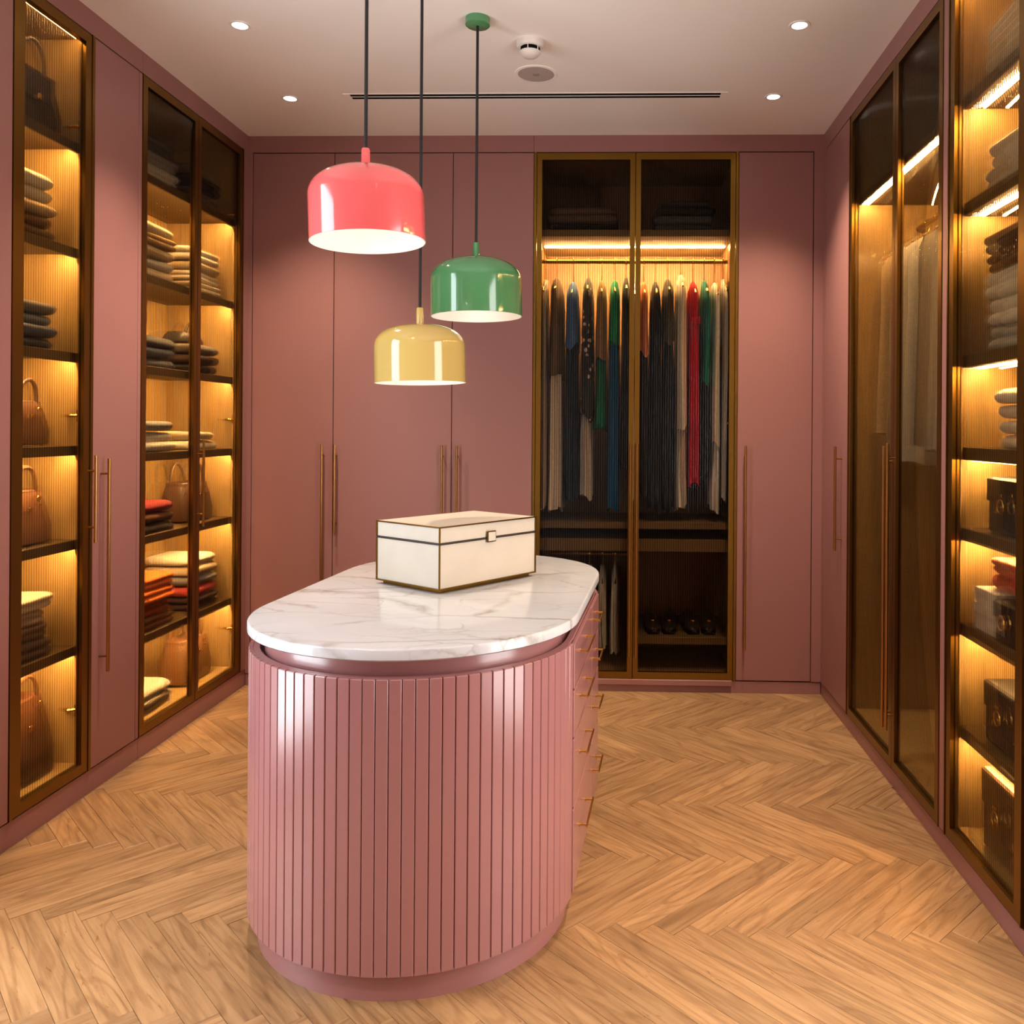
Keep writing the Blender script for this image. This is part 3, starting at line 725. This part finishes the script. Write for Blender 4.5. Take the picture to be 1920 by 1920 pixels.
stack(RB, XR + 0.045, RBf[3], [('white', (232, 214, 192), 0.046), ('snow white', (240, 224, 204), 0.046), ('warm white', (236, 220, 196), 0.046), ('ivory', (240, 226, 206), 0.05)], 'right cabinet fourth shelf, in front', GR, y=0.115, w=0.24, d=0.12, kind='towel')
box_bag(RB, XR + 0.02, 0.16, RBf[4] + 0.001, 0.32, 0.16, 0.175, BLACK, 'black flap box bag with gold clasp, fifth shelf of right cabinet')
gift_box(RB, XR - 0.11, 0.17, RBf[5] + 0.001, 0.15, 0.22, 0.085, (226, 216, 206), 'lower white gift box beside black bag, sixth shelf right cabinet')
gift_box(RB, XR - 0.105, 0.17, RBf[5] + 0.087, 0.15, 0.22, 0.05, (234, 226, 216), 'upper white gift box under coral towels, sixth shelf right cabinet')
box_bag(RB, XR + 0.06, 0.12, RBf[5] + 0.001, 0.18, 0.13, 0.125, BLACK, 'small black clutch with gold clasp below coral towels', strap=False, emblem='bar')
stack(RB, XR + 0.01, RBf[5] + 0.140, [('coral', (214, 98, 74), 0.05, 'knit'), ('salmon', (224, 116, 92), 0.055, 'knit')], 'on the white boxes, right cabinet', GR, y=0.19, w=0.32, d=0.24, kind='towel')
box_bag(RB, XR + 0.02, 0.16, RBf[6] + 0.001, 0.32, 0.17, 0.19, (34, 26, 20), 'dark flap box bag with gold ring, seventh shelf of right cabinet')
box_bag(RB, XR + 0.02, 0.16, RBf[7] + 0.001, 0.32, 0.18, 0.25, (96, 66, 32), 'brown flap box bag with gold ring on floor of right cabinet')

# ------------------------------------------------------------------ hanging clothes
def hang(unit, x, y, zr, length, thick, depth, m, label, seed, rot=0.0, ripple=0.25, k=7, flare=1.0, cat='clothes', name='hanging_dress', group=None, drop=0.0, shoulder=0.19, hem=0.02, two_tone=None, lim=None):
    rg = random.Random(seed)
    p_, rz = loc_in(unit, x, y, zr)
    t = thing(name, label, cat, p_, rz + rot, group)
    # hanger: hook over the rail, neck and shoulder bar
    hk = [(0.0, 0.015 * cos(a), 0.0 + 0.015 * sin(a)) for a in [pi * 1.15 - j * pi * 1.15 / 8 * 1.0 for j in range(9)]]
    hk += [(0, 0.010, -0.02), (0, 0, -0.045), (0, 0, -0.075 - drop)]
    h = MB().tube(hk, 0.0022, 6)
    sh = [(0.0, shoulder * q, -0.075 - drop - 0.075 * abs(q) ** 1.3) for q in [-1 + 2 * j / 10 for j in range(11)]]
    h.tube(sh, 0.006, 6)
    h.build('hanger', M['gold'], t)
    z_top = -0.066 - drop; n = 44
    ph = [rg.uniform(0, 6.28) for _ in range(6)]
    def piece(za, zb, h0, h1, top, rp, kk, hem_):
        rings = []; S = 14
        for i in range(S + 1):
            q = i / S; z = za + (zb - za) * (q ** 1.25 if top else q)
            dz = z_top - z
            if top and dz < 0.095: hy = 0.035 + (shoulder + 0.012 - 0.035) * min(1, dz / 0.095) ** 0.8
            else: hy = (shoulder + 0.012) * (1 - 0.10 * min(1, dz / 0.3)) + (depth / 2 - shoulder * 0.9) * q
            if not top: hy *= 0.95
            hx = h0 + (h1 - h0) * q ** 0.75
            if top: hx = 0.010 + (hx - 0.010) * min(1, dz / 0.08) ** 0.6
            r_ = rp * min(1, dz / 0.25)
            ring_ = []
            for j in range(n):
                a_ = 2 * pi * j / n
                w_ = 1 + r_ * sin(kk * a_ + ph[0] + 0.6 * sin(3 * q + ph[1])) + 0.4 * r_ * sin((2 * kk + 1) * a_ + ph[2])
                xx = hx * cos(a_) * w_ + 0.010 * sin(4 * q + ph[3]) * q
                if lim:
                    l_ = lim[0] if xx < 0 else lim[1]; xx = l_ * math.tanh(xx / l_)
                yy = hy * sin(a_) * (1 + 0.25 * r_ * sin(kk * a_ + ph[4]))
                ring_.append((xx, yy, z + hem_ * (0.6 * sin(2 * a_ + ph[5]) + 0.4 * sin(5 * a_ + ph[2])) * q ** 5))
            rings.append(ring_)
        rings.append([(x_ * 0.85, y_ * 0.93, z_ + 0.012) for x_, y_, z_ in rings[-1]])
        return MB().loft(rings, True, True)
    zb = -length + hem
    if two_tone:
        cut, m2, nm = two_tone
        zc = -length * cut
        piece(z_top, zc, thick * 0.26, thick * 0.5 * flare, True, ripple * 0.6, 5, hem * 1.3).build('bodice', m, t, 70)
        piece(zc + 0.02, zb, thick * 0.30, thick * 0.5, False, ripple, k, hem).build(nm, m2, t, 70)
    else:
        piece(z_top, zb, thick * 0.32, thick * 0.5 * flare, True, ripple, k, hem).build('cloth', m, t, 70)
    return t

def bx(X): return X - 1.566
RZ = 2.375
fb = fabric
hg = 'clothes on the rail of the central glass wardrobe'
G = [
 # X, length, thick, fabric, label, (cut, lower fabric, part name), opts
 (1.610, 1.42, 0.034, fb(222, 210, 190), 'slim white pleated dress at the left end of the rail', None, dict(ripple=0.4, k=11)),
 (1.674, 1.44, 0.098, fb(112, 88, 60), 'olive brown blouse over a long white pleated skirt', (0.47, fb(240, 230, 212), 'skirt'), dict(ripple=0.45, k=11, flare=1.3)),
 (1.768, 1.38, 0.080, fb(82, 126, 182), 'denim blue shirt over dark navy trousers', (0.36, fb(36, 48, 62), 'trousers'), dict(flare=1.1)),
 (1.854, 1.36, 0.080, M['floral'], 'black floral dress over a pale grey pleated skirt', (0.66, fb(222, 214, 202), 'skirt'), dict(ripple=0.4, k=10)),
 (1.932, 0.98, 0.070, fb(160, 126, 78), 'tan brown jacket over a dark green scarf', (0.60, fb(18, 122, 82), 'scarf'), dict(name='hanging_jacket', ripple=0.35)),
 (2.006, 1.44, 0.084, fb(10, 150, 96), 'bright green top over a long teal blue skirt', (0.35, fb(12, 96, 146), 'skirt'), dict(flare=0.9)),
 (2.070, 1.20, 0.050, fb(26, 25, 26), 'black dress hanging just left of the centre stile', None, {}),
 (2.116, 1.36, 0.036, fb(216, 196, 176), 'pale peach dress hanging behind the centre stile', None, dict(ripple=0.4)),
 (2.170, 1.34, 0.062, fb(240, 144, 86), 'orange top over a black skirt right of the centre stile', (0.40, fb(30, 29, 29), 'skirt'), {}),
 (2.236, 1.43, 0.076, fb(22, 21, 22), 'long black gown right of the orange top', None, {}),
 (2.306, 1.43, 0.080, fb(70, 64, 46), 'short dark olive tee over a black skirt', (0.33, fb(26, 25, 25), 'skirt'), dict(flare=1.15)),
 (2.380, 1.42, 0.076, fb(246, 232, 204), 'cream blouse over a cream pleated skirt left of the red dress', (0.68, fb(232, 222, 206), 'skirt'), dict(ripple=0.45, k=10)),
 (2.450, 1.30, 0.074, fb(206, 14, 42), 'long red dress with a bow at the waist', None, dict(ripple=0.35, flare=1.1)),
 (2.514, 1.24, 0.052, fb(20, 122, 102), 'narrow teal blouse over a black skirt', (0.56, fb(32, 36, 36), 'skirt'), {}),
 (2.572, 1.43, 0.072, fb(246, 236, 216), 'cream coat over a white pleated skirt near the rail end', (0.72, fb(232, 226, 216), 'skirt'), dict(ripple=0.45, k=10)),
 (2.622, 1.38, 0.030, fb(200, 194, 184), 'pale grey dress at the right end of the rail', None, {}),
]
for i, (X, ln, th, m, lab, tt, kw) in enumerate(G):
    kw.setdefault('name', 'hanging_dress')
    xl = (X - G[i - 1][0]) / 2 if i else 0.030
    xr = (G[i + 1][0] - X) / 2 if i + 1 < len(G) else 0.022
    hang(BG, bx(X), 0.27, RZ, ln, th * 1.5, 0.36, m, lab, 100 + i, lim=(xl - 0.001, xr - 0.001), group=hg, drop=rng.uniform(0.02, 0.07), shoulder=0.17,
         two_tone=tt, hem=0.025, **kw)
# bow on the red dress
red = [o for o in bpy.data.objects if o.get('label', '').startswith('long red dress')][0]
bw = MB()
for s_ in (-1, 1):
    bw.loft([[(s_ * q * 0.026 + 0, -0.165 - 0.008 * sin(pi * q) + 0.004 * cos(a), -0.36 + (0.006 + 0.018 * q) * sin(a)) for a in [2 * pi * j / 10 for j in range(10)]] for q in (0.0, 0.3, 0.7, 1.0)])
bw.build('bow', fb(186, 18, 40), red, 60)

# trousers below
for i, X in enumerate((1.655, 1.728, 1.801, 1.874, 1.947, 2.02)):
    hang(BG, bx(X), 0.30, 0.70, 0.50 + 0.03 * (i % 3), 0.056, 0.34, fb(236, 230, 218) if i % 2 else fb(226, 219, 206),
         'white pleated trousers, %s from the left under the tray' % ['first', 'second', 'third', 'fourth', 'fifth', 'sixth'][i], 300 + i, lim=(0.0355, 0.0355), ripple=0.5, k=10, name='hanging_trousers', group='pleated trousers in the lower left of the central wardrobe', shoulder=0.15)
# top compartments and shoes
stack(BG, 0.27, 2.501, [('black', (34, 31, 29), 0.055), ('brown', (96, 76, 56), 0.09)], 'top left of the central wardrobe', 'clothes on top of the central wardrobe', y=0.24, w=0.40, d=0.30, kind='blanket')
stack(BG, 0.82, 2.501, [('dark grey', (62, 60, 60), 0.045), ('grey', (84, 82, 80), 0.045), ('black', (36, 34, 34), 0.045), ('charcoal', (58, 56, 56), 0.04, '', 0.8)], 'top right of the central wardrobe', 'clothes on top of the central wardrobe', y=0.22, w=0.36, d=0.30)
def shoe(unit, x, y, z, rot, label):
    p_, rz = loc_in(unit, x, y, z)
    t = thing('shoe', label, 'shoe', p_, rz + rot, 'dark shoes on the low shelf')
    m = leather(30, 26, 24, 0.3); L_ = 0.25
    up_ = []
    for q, w_, h_ in ((0.0, 0.030, 0.075), (0.15, 0.036, 0.085), (0.4, 0.034, 0.070), (0.65, 0.042, 0.045), (0.88, 0.036, 0.034), (1.0, 0.014, 0.02)):
        up_.append([(w_ * cos(a), (q - 0.5) * -L_, 0.012 + h_ * (0.5 + 0.5 * sin(a)) if True else 0) for a in [2 * pi * j / 14 for j in range(14)]])
    MB().loft(up_).build('upper', m, t, 60)
    MB().loft([[(x_ * k_, y_, z_) for x_, y_ in [(0.03, 0.125), (-0.03, 0.125), (-0.036, 0.05), (-0.042, -0.05), (-0.03, -0.12), (0.03, -0.12), (0.042, -0.05), (0.036, 0.05)]] for z_, k_ in ((0.0, 1.0), (0.014, 1.0))]).build('sole', M['black'], t, 0)
    MB().bbox(-0.008, 0.008, -0.055, -0.045, 0.058, 0.066, 0.001).build('buckle', M['gold'], t)
for i, (x, lab) in enumerate(((0.66, 'first'), (0.76, 'second'), (0.88, 'third'), (0.98, 'fourth'))):
    shoe(BG, x, 0.22, 0.286, 0.08 * (-1) ** i, 'dark shoe with a metal buckle, %s from the centre stile' % lab)

# right wardrobe: coats and shirts
GRW = [(0.14, 0.98, 0.11, (196, 168, 128), 'tan coat nearest the back corner in the right wardrobe'), (0.26, 1.08, 0.11, (156, 134, 108), 'taupe coat, second from the back in the right wardrobe'),
       (0.38, 1.05, 0.12, (198, 186, 170), 'pale beige shirt, third from the back in the right wardrobe'), (0.50, 1.10, 0.12, (206, 198, 188), 'white shirt, fourth from the back in the right wardrobe'),
       (0.63, 1.02, 0.12, (146, 138, 130), 'grey coat behind the meeting stiles of the right wardrobe'), (0.76, 1.06, 0.12, (166, 158, 148), 'light grey coat right of the meeting stiles'),
       (0.89, 1.10, 0.12, (176, 164, 148), 'stone coloured coat, second from the near end of the right wardrobe'), (1.02, 1.04, 0.12, (190, 176, 156), 'sand coloured coat at the near end of the right wardrobe')]
for i, (x, ln, th, c_, lab) in enumerate(GRW):
    hang(RA, x, 0.32, 2.37, ln, th * 0.72, 0.42, fb(*c_), lab, 500 + i, lim=(0.060, 0.060), group='coats in the right glass wardrobe', shoulder=0.20, name='hanging_coat', drop=0.02)

# ------------------------------------------------------------------ island
TH = 0.072; IC = (1.452, -1.733); IL = 0.649; IR = 0.474
isl = thing('island', 'pink slatted oval island with drawers under the marble top', 'island', (IC[0], IC[1], 0), -TH)
def stad(R_, L_=IL, n=36):
    p_ = [(R_ * cos(a), L_ / 2 + R_ * sin(a)) for a in [pi * j / n for j in range(n + 1)]]
    p_ += [(R_ * cos(a), -L_ / 2 + R_ * sin(a)) for a in [pi + pi * j / n for j in range(n + 1)]]
    return p_
def ring3(R_, z): return [(x, y, z) for x, y in stad(R_)]
BZ0, BZ1 = 0.076, 0.800
MB().loft([ring3(0.447, 0.0), ring3(0.447, BZ0)]).build('plinth', M['island'], isl)
# shell: outer face behind the slats, rim, inner recess
MB().loft([ring3(IR - 0.011, BZ0), ring3(IR - 0.011, BZ1 - 0.002), ring3(IR - 0.013, BZ1), ring3(IR - 0.029, BZ1), ring3(IR - 0.029, BZ1 - 0.035), ring3(0.30, BZ1 - 0.035)]).build('carcass', M['island'], isl, 40)
MB().loft([ring3(0.432, BZ1 - 0.035), ring3(0.432, 0.845)]).build('neck', M['island'], isl)
sw, sd, sbv = 0.0305, 0.0115, 0.0017
poly = [(-sw / 2, sd), (-sw / 2, sbv), (-sw / 2 + sbv, 0), (sw / 2 - sbv, 0), (sw / 2, sbv), (sw / 2, sd)]
slat_me = MB().loft([[(x, y, BZ0) for x, y in poly], [(x, y, BZ1 - 0.002) for x, y in poly], [(x * 0.93, y + (0.0018 if y < sd else 0), BZ1) for x, y in poly]]).mesh('slat', M['island'], 20)
def slat(x, y, a): link('slat', slat_me, isl, (x, y, 0), a)
PH = 0.0325
n1 = 44; d1 = PH / IR
for i in range(n1):
    a = -pi / 2 + (i + 0.5) * d1
    slat(IR * sin(a), -IL / 2 - IR * cos(a), a)
for i in range(20): slat(-IR, -IL / 2 + (i + 0.5) * IL / 20, -pi / 2)
for i in range(44):
    a = pi / 2 + (pi - 44 * d1) + (i + 0.5) * d1
    slat(IR * sin(a), IL / 2 - IR * cos(a), a)
# drawers on the right side
rows = [(0.668, 0.796), (0.528, 0.663), (0.328, 0.523), (0.084, 0.323)]
for (y0, y1, hl) in ((-0.386, 0.128, 0.20), (0.132, 0.386, 0.15)):
    for (z0, z1) in rows:
        d_ = MB().bbox(IR - 0.010, IR + 0.001, y0 + 0.002, y1 - 0.002, z0 + 0.001, z1 - 0.001, 0.0015).build('drawer', M['island'], isl)
        ym = (y0 + y1) / 2 - 0.02; zm = (z0 + z1) / 2 + 0.01; xo = IR + 0.001
        h = MB().tube([(xo + 0.024, ym - hl / 2, zm), (xo + 0.024, ym + hl / 2, zm)], 0.0036, 8)
        for yy in (ym - hl / 2 + 0.012, ym + hl / 2 - 0.012):
            h.tube([(xo - 0.001, yy, zm), (xo + 0.024, yy, zm)], 0.0036, 8)
            h.tube([(xo - 0.0005, yy, zm), (xo + 0.003, yy, zm)], 0.0065, 10)
        h.build('handle', M['gold'], d_)

top = MB().loft([ring3(0.474, 0.845), ring3(0.479, 0.849), ring3(0.479, 0.871), ring3(0.4765, 0.8742), ring3(0.473, 0.875)])
to = top.build('countertop', M['marble'], None, 40, (IC[0], IC[1], 0), -TH)
tag(to, 'white veined marble countertop with rounded ends on the pink island', 'countertop')

# jewellery box
jb = thing('jewellery_box', 'cream jewellery box with brass edging on the marble top', 'box', (1.446, -1.856, 0.875), radians(53.5))
BLn, BD, BH = 0.468, 0.325, 0.218
e = 0.0045
MB().bbox(0.018, BLn - 0.018, 0.018, BD - 0.018, 0.0, 0.012, 0.001).build('base', M['brass'], jb)
MB().box(e, BLn - e, e, BD - e, 0.016, 0.158).build('body', M['cream'], jb, 0)
bt = MB().box(0, BLn, 0, BD, 0.0122, 0.017)
for x0 in (0, BLn - e):
    for y0 in (0, BD - e): bt.box(x0, x0 + e, y0, y0 + e, 0.017, 0.158)
bt.build('body_edging', M['brass'], jb, 0)
MB().box(0.001, BLn - 0.001, 0.001, BD - 0.001, 0.1582, 0.1652).build('lid_gap', M['inkgap'], jb, 0)
lid = MB().box(e, BLn - e, e, BD - e, 0.1655, BH - e).box(e, BLn - e, e, BD - e, BH - e + 0.0002, BH - 0.0003).build('lid', M['cream'], jb, 0)
lt = MB()
for x0 in (0, BLn - e):
    for y0 in (0, BD - e): lt.box(x0, x0 + e, y0, y0 + e, 0.1655, BH)
for y0 in (0, BD - e): lt.box(e, BLn - e, y0, y0 + e, BH - e, BH)
for x0 in (0, BLn - e): lt.box(x0, x0 + e, e, BD - e, BH - e, BH)
lt.build('lid_edging', M['brass'], lid, 0)
cl = MB().bbox(BLn * 0.5 - 0.021, BLn * 0.5 + 0.021, -0.005, -0.0001, 0.148, 0.186, 0.0008).build('clasp', M['brass'], jb)
MB().box(BLn * 0.5 - 0.017, BLn * 0.5 + 0.017, -0.0062, -0.005, 0.152, 0.182).build('clasp_inlay', M['cream'], cl, 0)

# ------------------------------------------------------------------ pendants
def pendant(name, label, x, y, zr, m, R_=0.175, tilt=0.0):
    t = thing(name, label, 'pendant lamp', (x, y, zr), 0)
    hw, hd = R_ * 0.79, R_ * 0.50
    prof = [(R_, 0.0), (R_, 0.004), (R_, hw)]
    for j in range(1, 13):
        a = pi / 2 * j / 12
        prof.append((0.014 + (R_ - 0.014) * cos(a) ** 0.78, hw + hd * sin(a) ** 1.0))
    tl = [MB().lathe(prof, 72).build('shade', m, t, 40)]
    inn = [(R_, 0.0), (R_ - 0.003, -0.0005)] + [((max(0.010, r - 0.003)), z - 0.002) for r, z in prof[1:]]
    tl.append(MB().lathe(inn, 72).build('shade_lining', M['shadein'], t, 40))
    zt = hw + hd
    for o_ in tl:      # the shade hangs a touch out of true on its stem
        o_.rotation_euler = (0, tilt, 0); o_.location = (-sin(tilt) * zt, 0, zt * (1 - cos(tilt)))
    MB().lathe([(0.013, zt - 0.002), (0.0125, zt + 0.055), (0.0105, zt + 0.060), (0.0, zt + 0.060)], 20).build('stem', m, t, 40)
    MB().tube([(0, 0, zt + 0.059), (0, 0, H - zr - 0.027)], 0.0054, 8).build('cord', M['cord'], t)
    MB().lathe([(0.0, H - zr - 0.030), (0.006, H - zr - 0.030), (0.044, H - zr - 0.029), (0.0475, H - zr - 0.026), (0.0475, H - zr)], 40, cap1=True).build('canopy', m, t, 40)
    MB().lathe([(0.0, 0.084), (0.02, 0.09), (0.030, 0.115), (0.024, 0.14), (0.014, 0.16), (0.014, 0.195), (0.0, 0.195)], 20).build('bulb', M['bulb'], t, 60)
    l = bpy.data.lights.new('pendant_light', 'POINT'); l.energy = PEND_W; l.color = (1.0, 0.86, 0.70); l.shadow_soft_size = 0.03
    lo = bpy.data.objects.new('pendant_light', l); col.objects.link(lo); lo.location = (x, y, zr + 0.05)
pendant('pendant_lamp', 'coral pink dome pendant lamp, the largest and highest', 1.2774, -2.1265, 1.9532, M['coral'], 0.165, -radians(2.4))
pendant('pendant_lamp', 'green dome pendant lamp hanging on the right', 1.4676, -1.308, 1.8455, M['green'], 0.175, -radians(1.0))
pendant('pendant_lamp', 'pale yellow dome pendant lamp, the lowest of three', 1.3178, -1.600, 1.5723, M['yellow'], 0.159, -radians(1.2))

# ------------------------------------------------------------------ ceiling fittings
def downlight(x, y, label):
    t = thing('downlight', label, 'ceiling light', (x, y, H), 0, 'recessed ceiling downlights')
    MB().lathe([(0.029, 0.0), (0.030, -0.003), (0.040, -0.004), (0.042, 0.0)], 32).build('trim_ring', M['white'], t, 40)
    MB().lathe([(0.0, -0.0015), (0.029, -0.0015), (0.029, -0.0005), (0.0, -0.0005)], 32).build('lens', M['lens'], t, 40)
    l = bpy.data.lights.new('downlight_beam', 'SPOT'); l.energy = SPOT_W; l.color = (1.0, 0.80, 0.60); l.spot_size = radians(93); l.spot_blend = 1.0; l.shadow_soft_size = 0.03
    lo = bpy.data.objects.new('downlight_beam', l); col.objects.link(lo); lo.location = (x, y, H - 0.012)
for x, y, lab in ((0.517, -1.267, 'left recessed downlight nearer the camera'), (0.432, -0.527, 'left recessed downlight near the back wall'),
                  (2.721, -1.236, 'right recessed downlight nearer the camera'), (2.753, -0.522, 'right recessed downlight near the back wall'),
                  (0.62, -4.1, 'left added recessed downlight, out of view near the camera'), (2.62, -4.1, 'right added recessed downlight, out of view near the camera')):  # last pair added out of view for extra light
    downlight(x, y, lab)

sd_ = thing('smoke_detector', 'white round smoke detector on the ceiling by the green canopy', 'smoke detector', (1.652, -1.111, H), 0)
MB().lathe([(0.055, 0.0), (0.055, -0.018), (0.050, -0.026), (0.044, -0.028), (0.0, -0.028)], 40).build('base', M['white'], sd_, 40)
MB().lathe([(0.040, -0.0282), (0.040, -0.044)], 40, cap0=True, cap1=True).build('chamber', M['black'], sd_, 40)
MB().lathe([(0.043, -0.044), (0.042, -0.050), (0.030, -0.062), (0.012, -0.066), (0.0, -0.066)], 40, cap0=True).build('cap', M['white'], sd_, 40)
for j in range(6):
    a = 2 * pi * j / 6 + 0.4
    MB().tube([(0.0425 * cos(a), 0.0425 * sin(a), -0.028), (0.0425 * cos(a), 0.0425 * sin(a), -0.045)], 0.0022, 6).build('rib', M['white'], sd_)
sp = thing('ceiling_speaker', 'flat round speaker grille set in the ceiling', 'speaker', (1.647, -0.793, H), 0)
MB().lathe([(0.081, 0.0), (0.0815, -0.004), (0.094, -0.003), (0.096, 0.0)], 48).build('rim', M['ceiling'], sp, 40)
MB().lathe([(0.0, -0.003), (0.081, -0.003), (0.081, -0.001), (0.0, -0.001)], 48).build('grille', M['grille'], sp, 40)
MB().lathe([(0.0, -0.006), (0.014, -0.005), (0.015, -0.003), (0.0, -0.003)], 24).build('badge', plain('badge_grey', srgb(150, 136, 126), 0.6), sp, 40)
ad_ = thing('air_diffuser', 'long slot air diffuser across the ceiling', 'air vent', (1.617, -0.545, H), 0)
fr = MB(); LX, LY = 0.912, 0.036
fr.box(-LX, LX, -LY, -LY + 0.006, -0.003, 0); fr.box(-LX, LX, LY - 0.006, LY, -0.003, 0)
fr.box(-LX, -LX + 0.030, -LY + 0.006, LY - 0.006, -0.003, 0); fr.box(LX - 0.030, LX, -LY + 0.006, LY - 0.006, -0.003, 0)
fr.build('frame', M['ceiling'], ad_, 0)
MB().box(-LX + 0.03, LX - 0.03, -LY + 0.006, LY - 0.006, -0.0012, -0.0002).build('slot_backing', M['black'], ad_, 0)
MB().box(-LX + 0.03, LX - 0.03, -0.003, 0.003, -0.003, -0.0013).build('blade', M['ceiling'], ad_, 0)
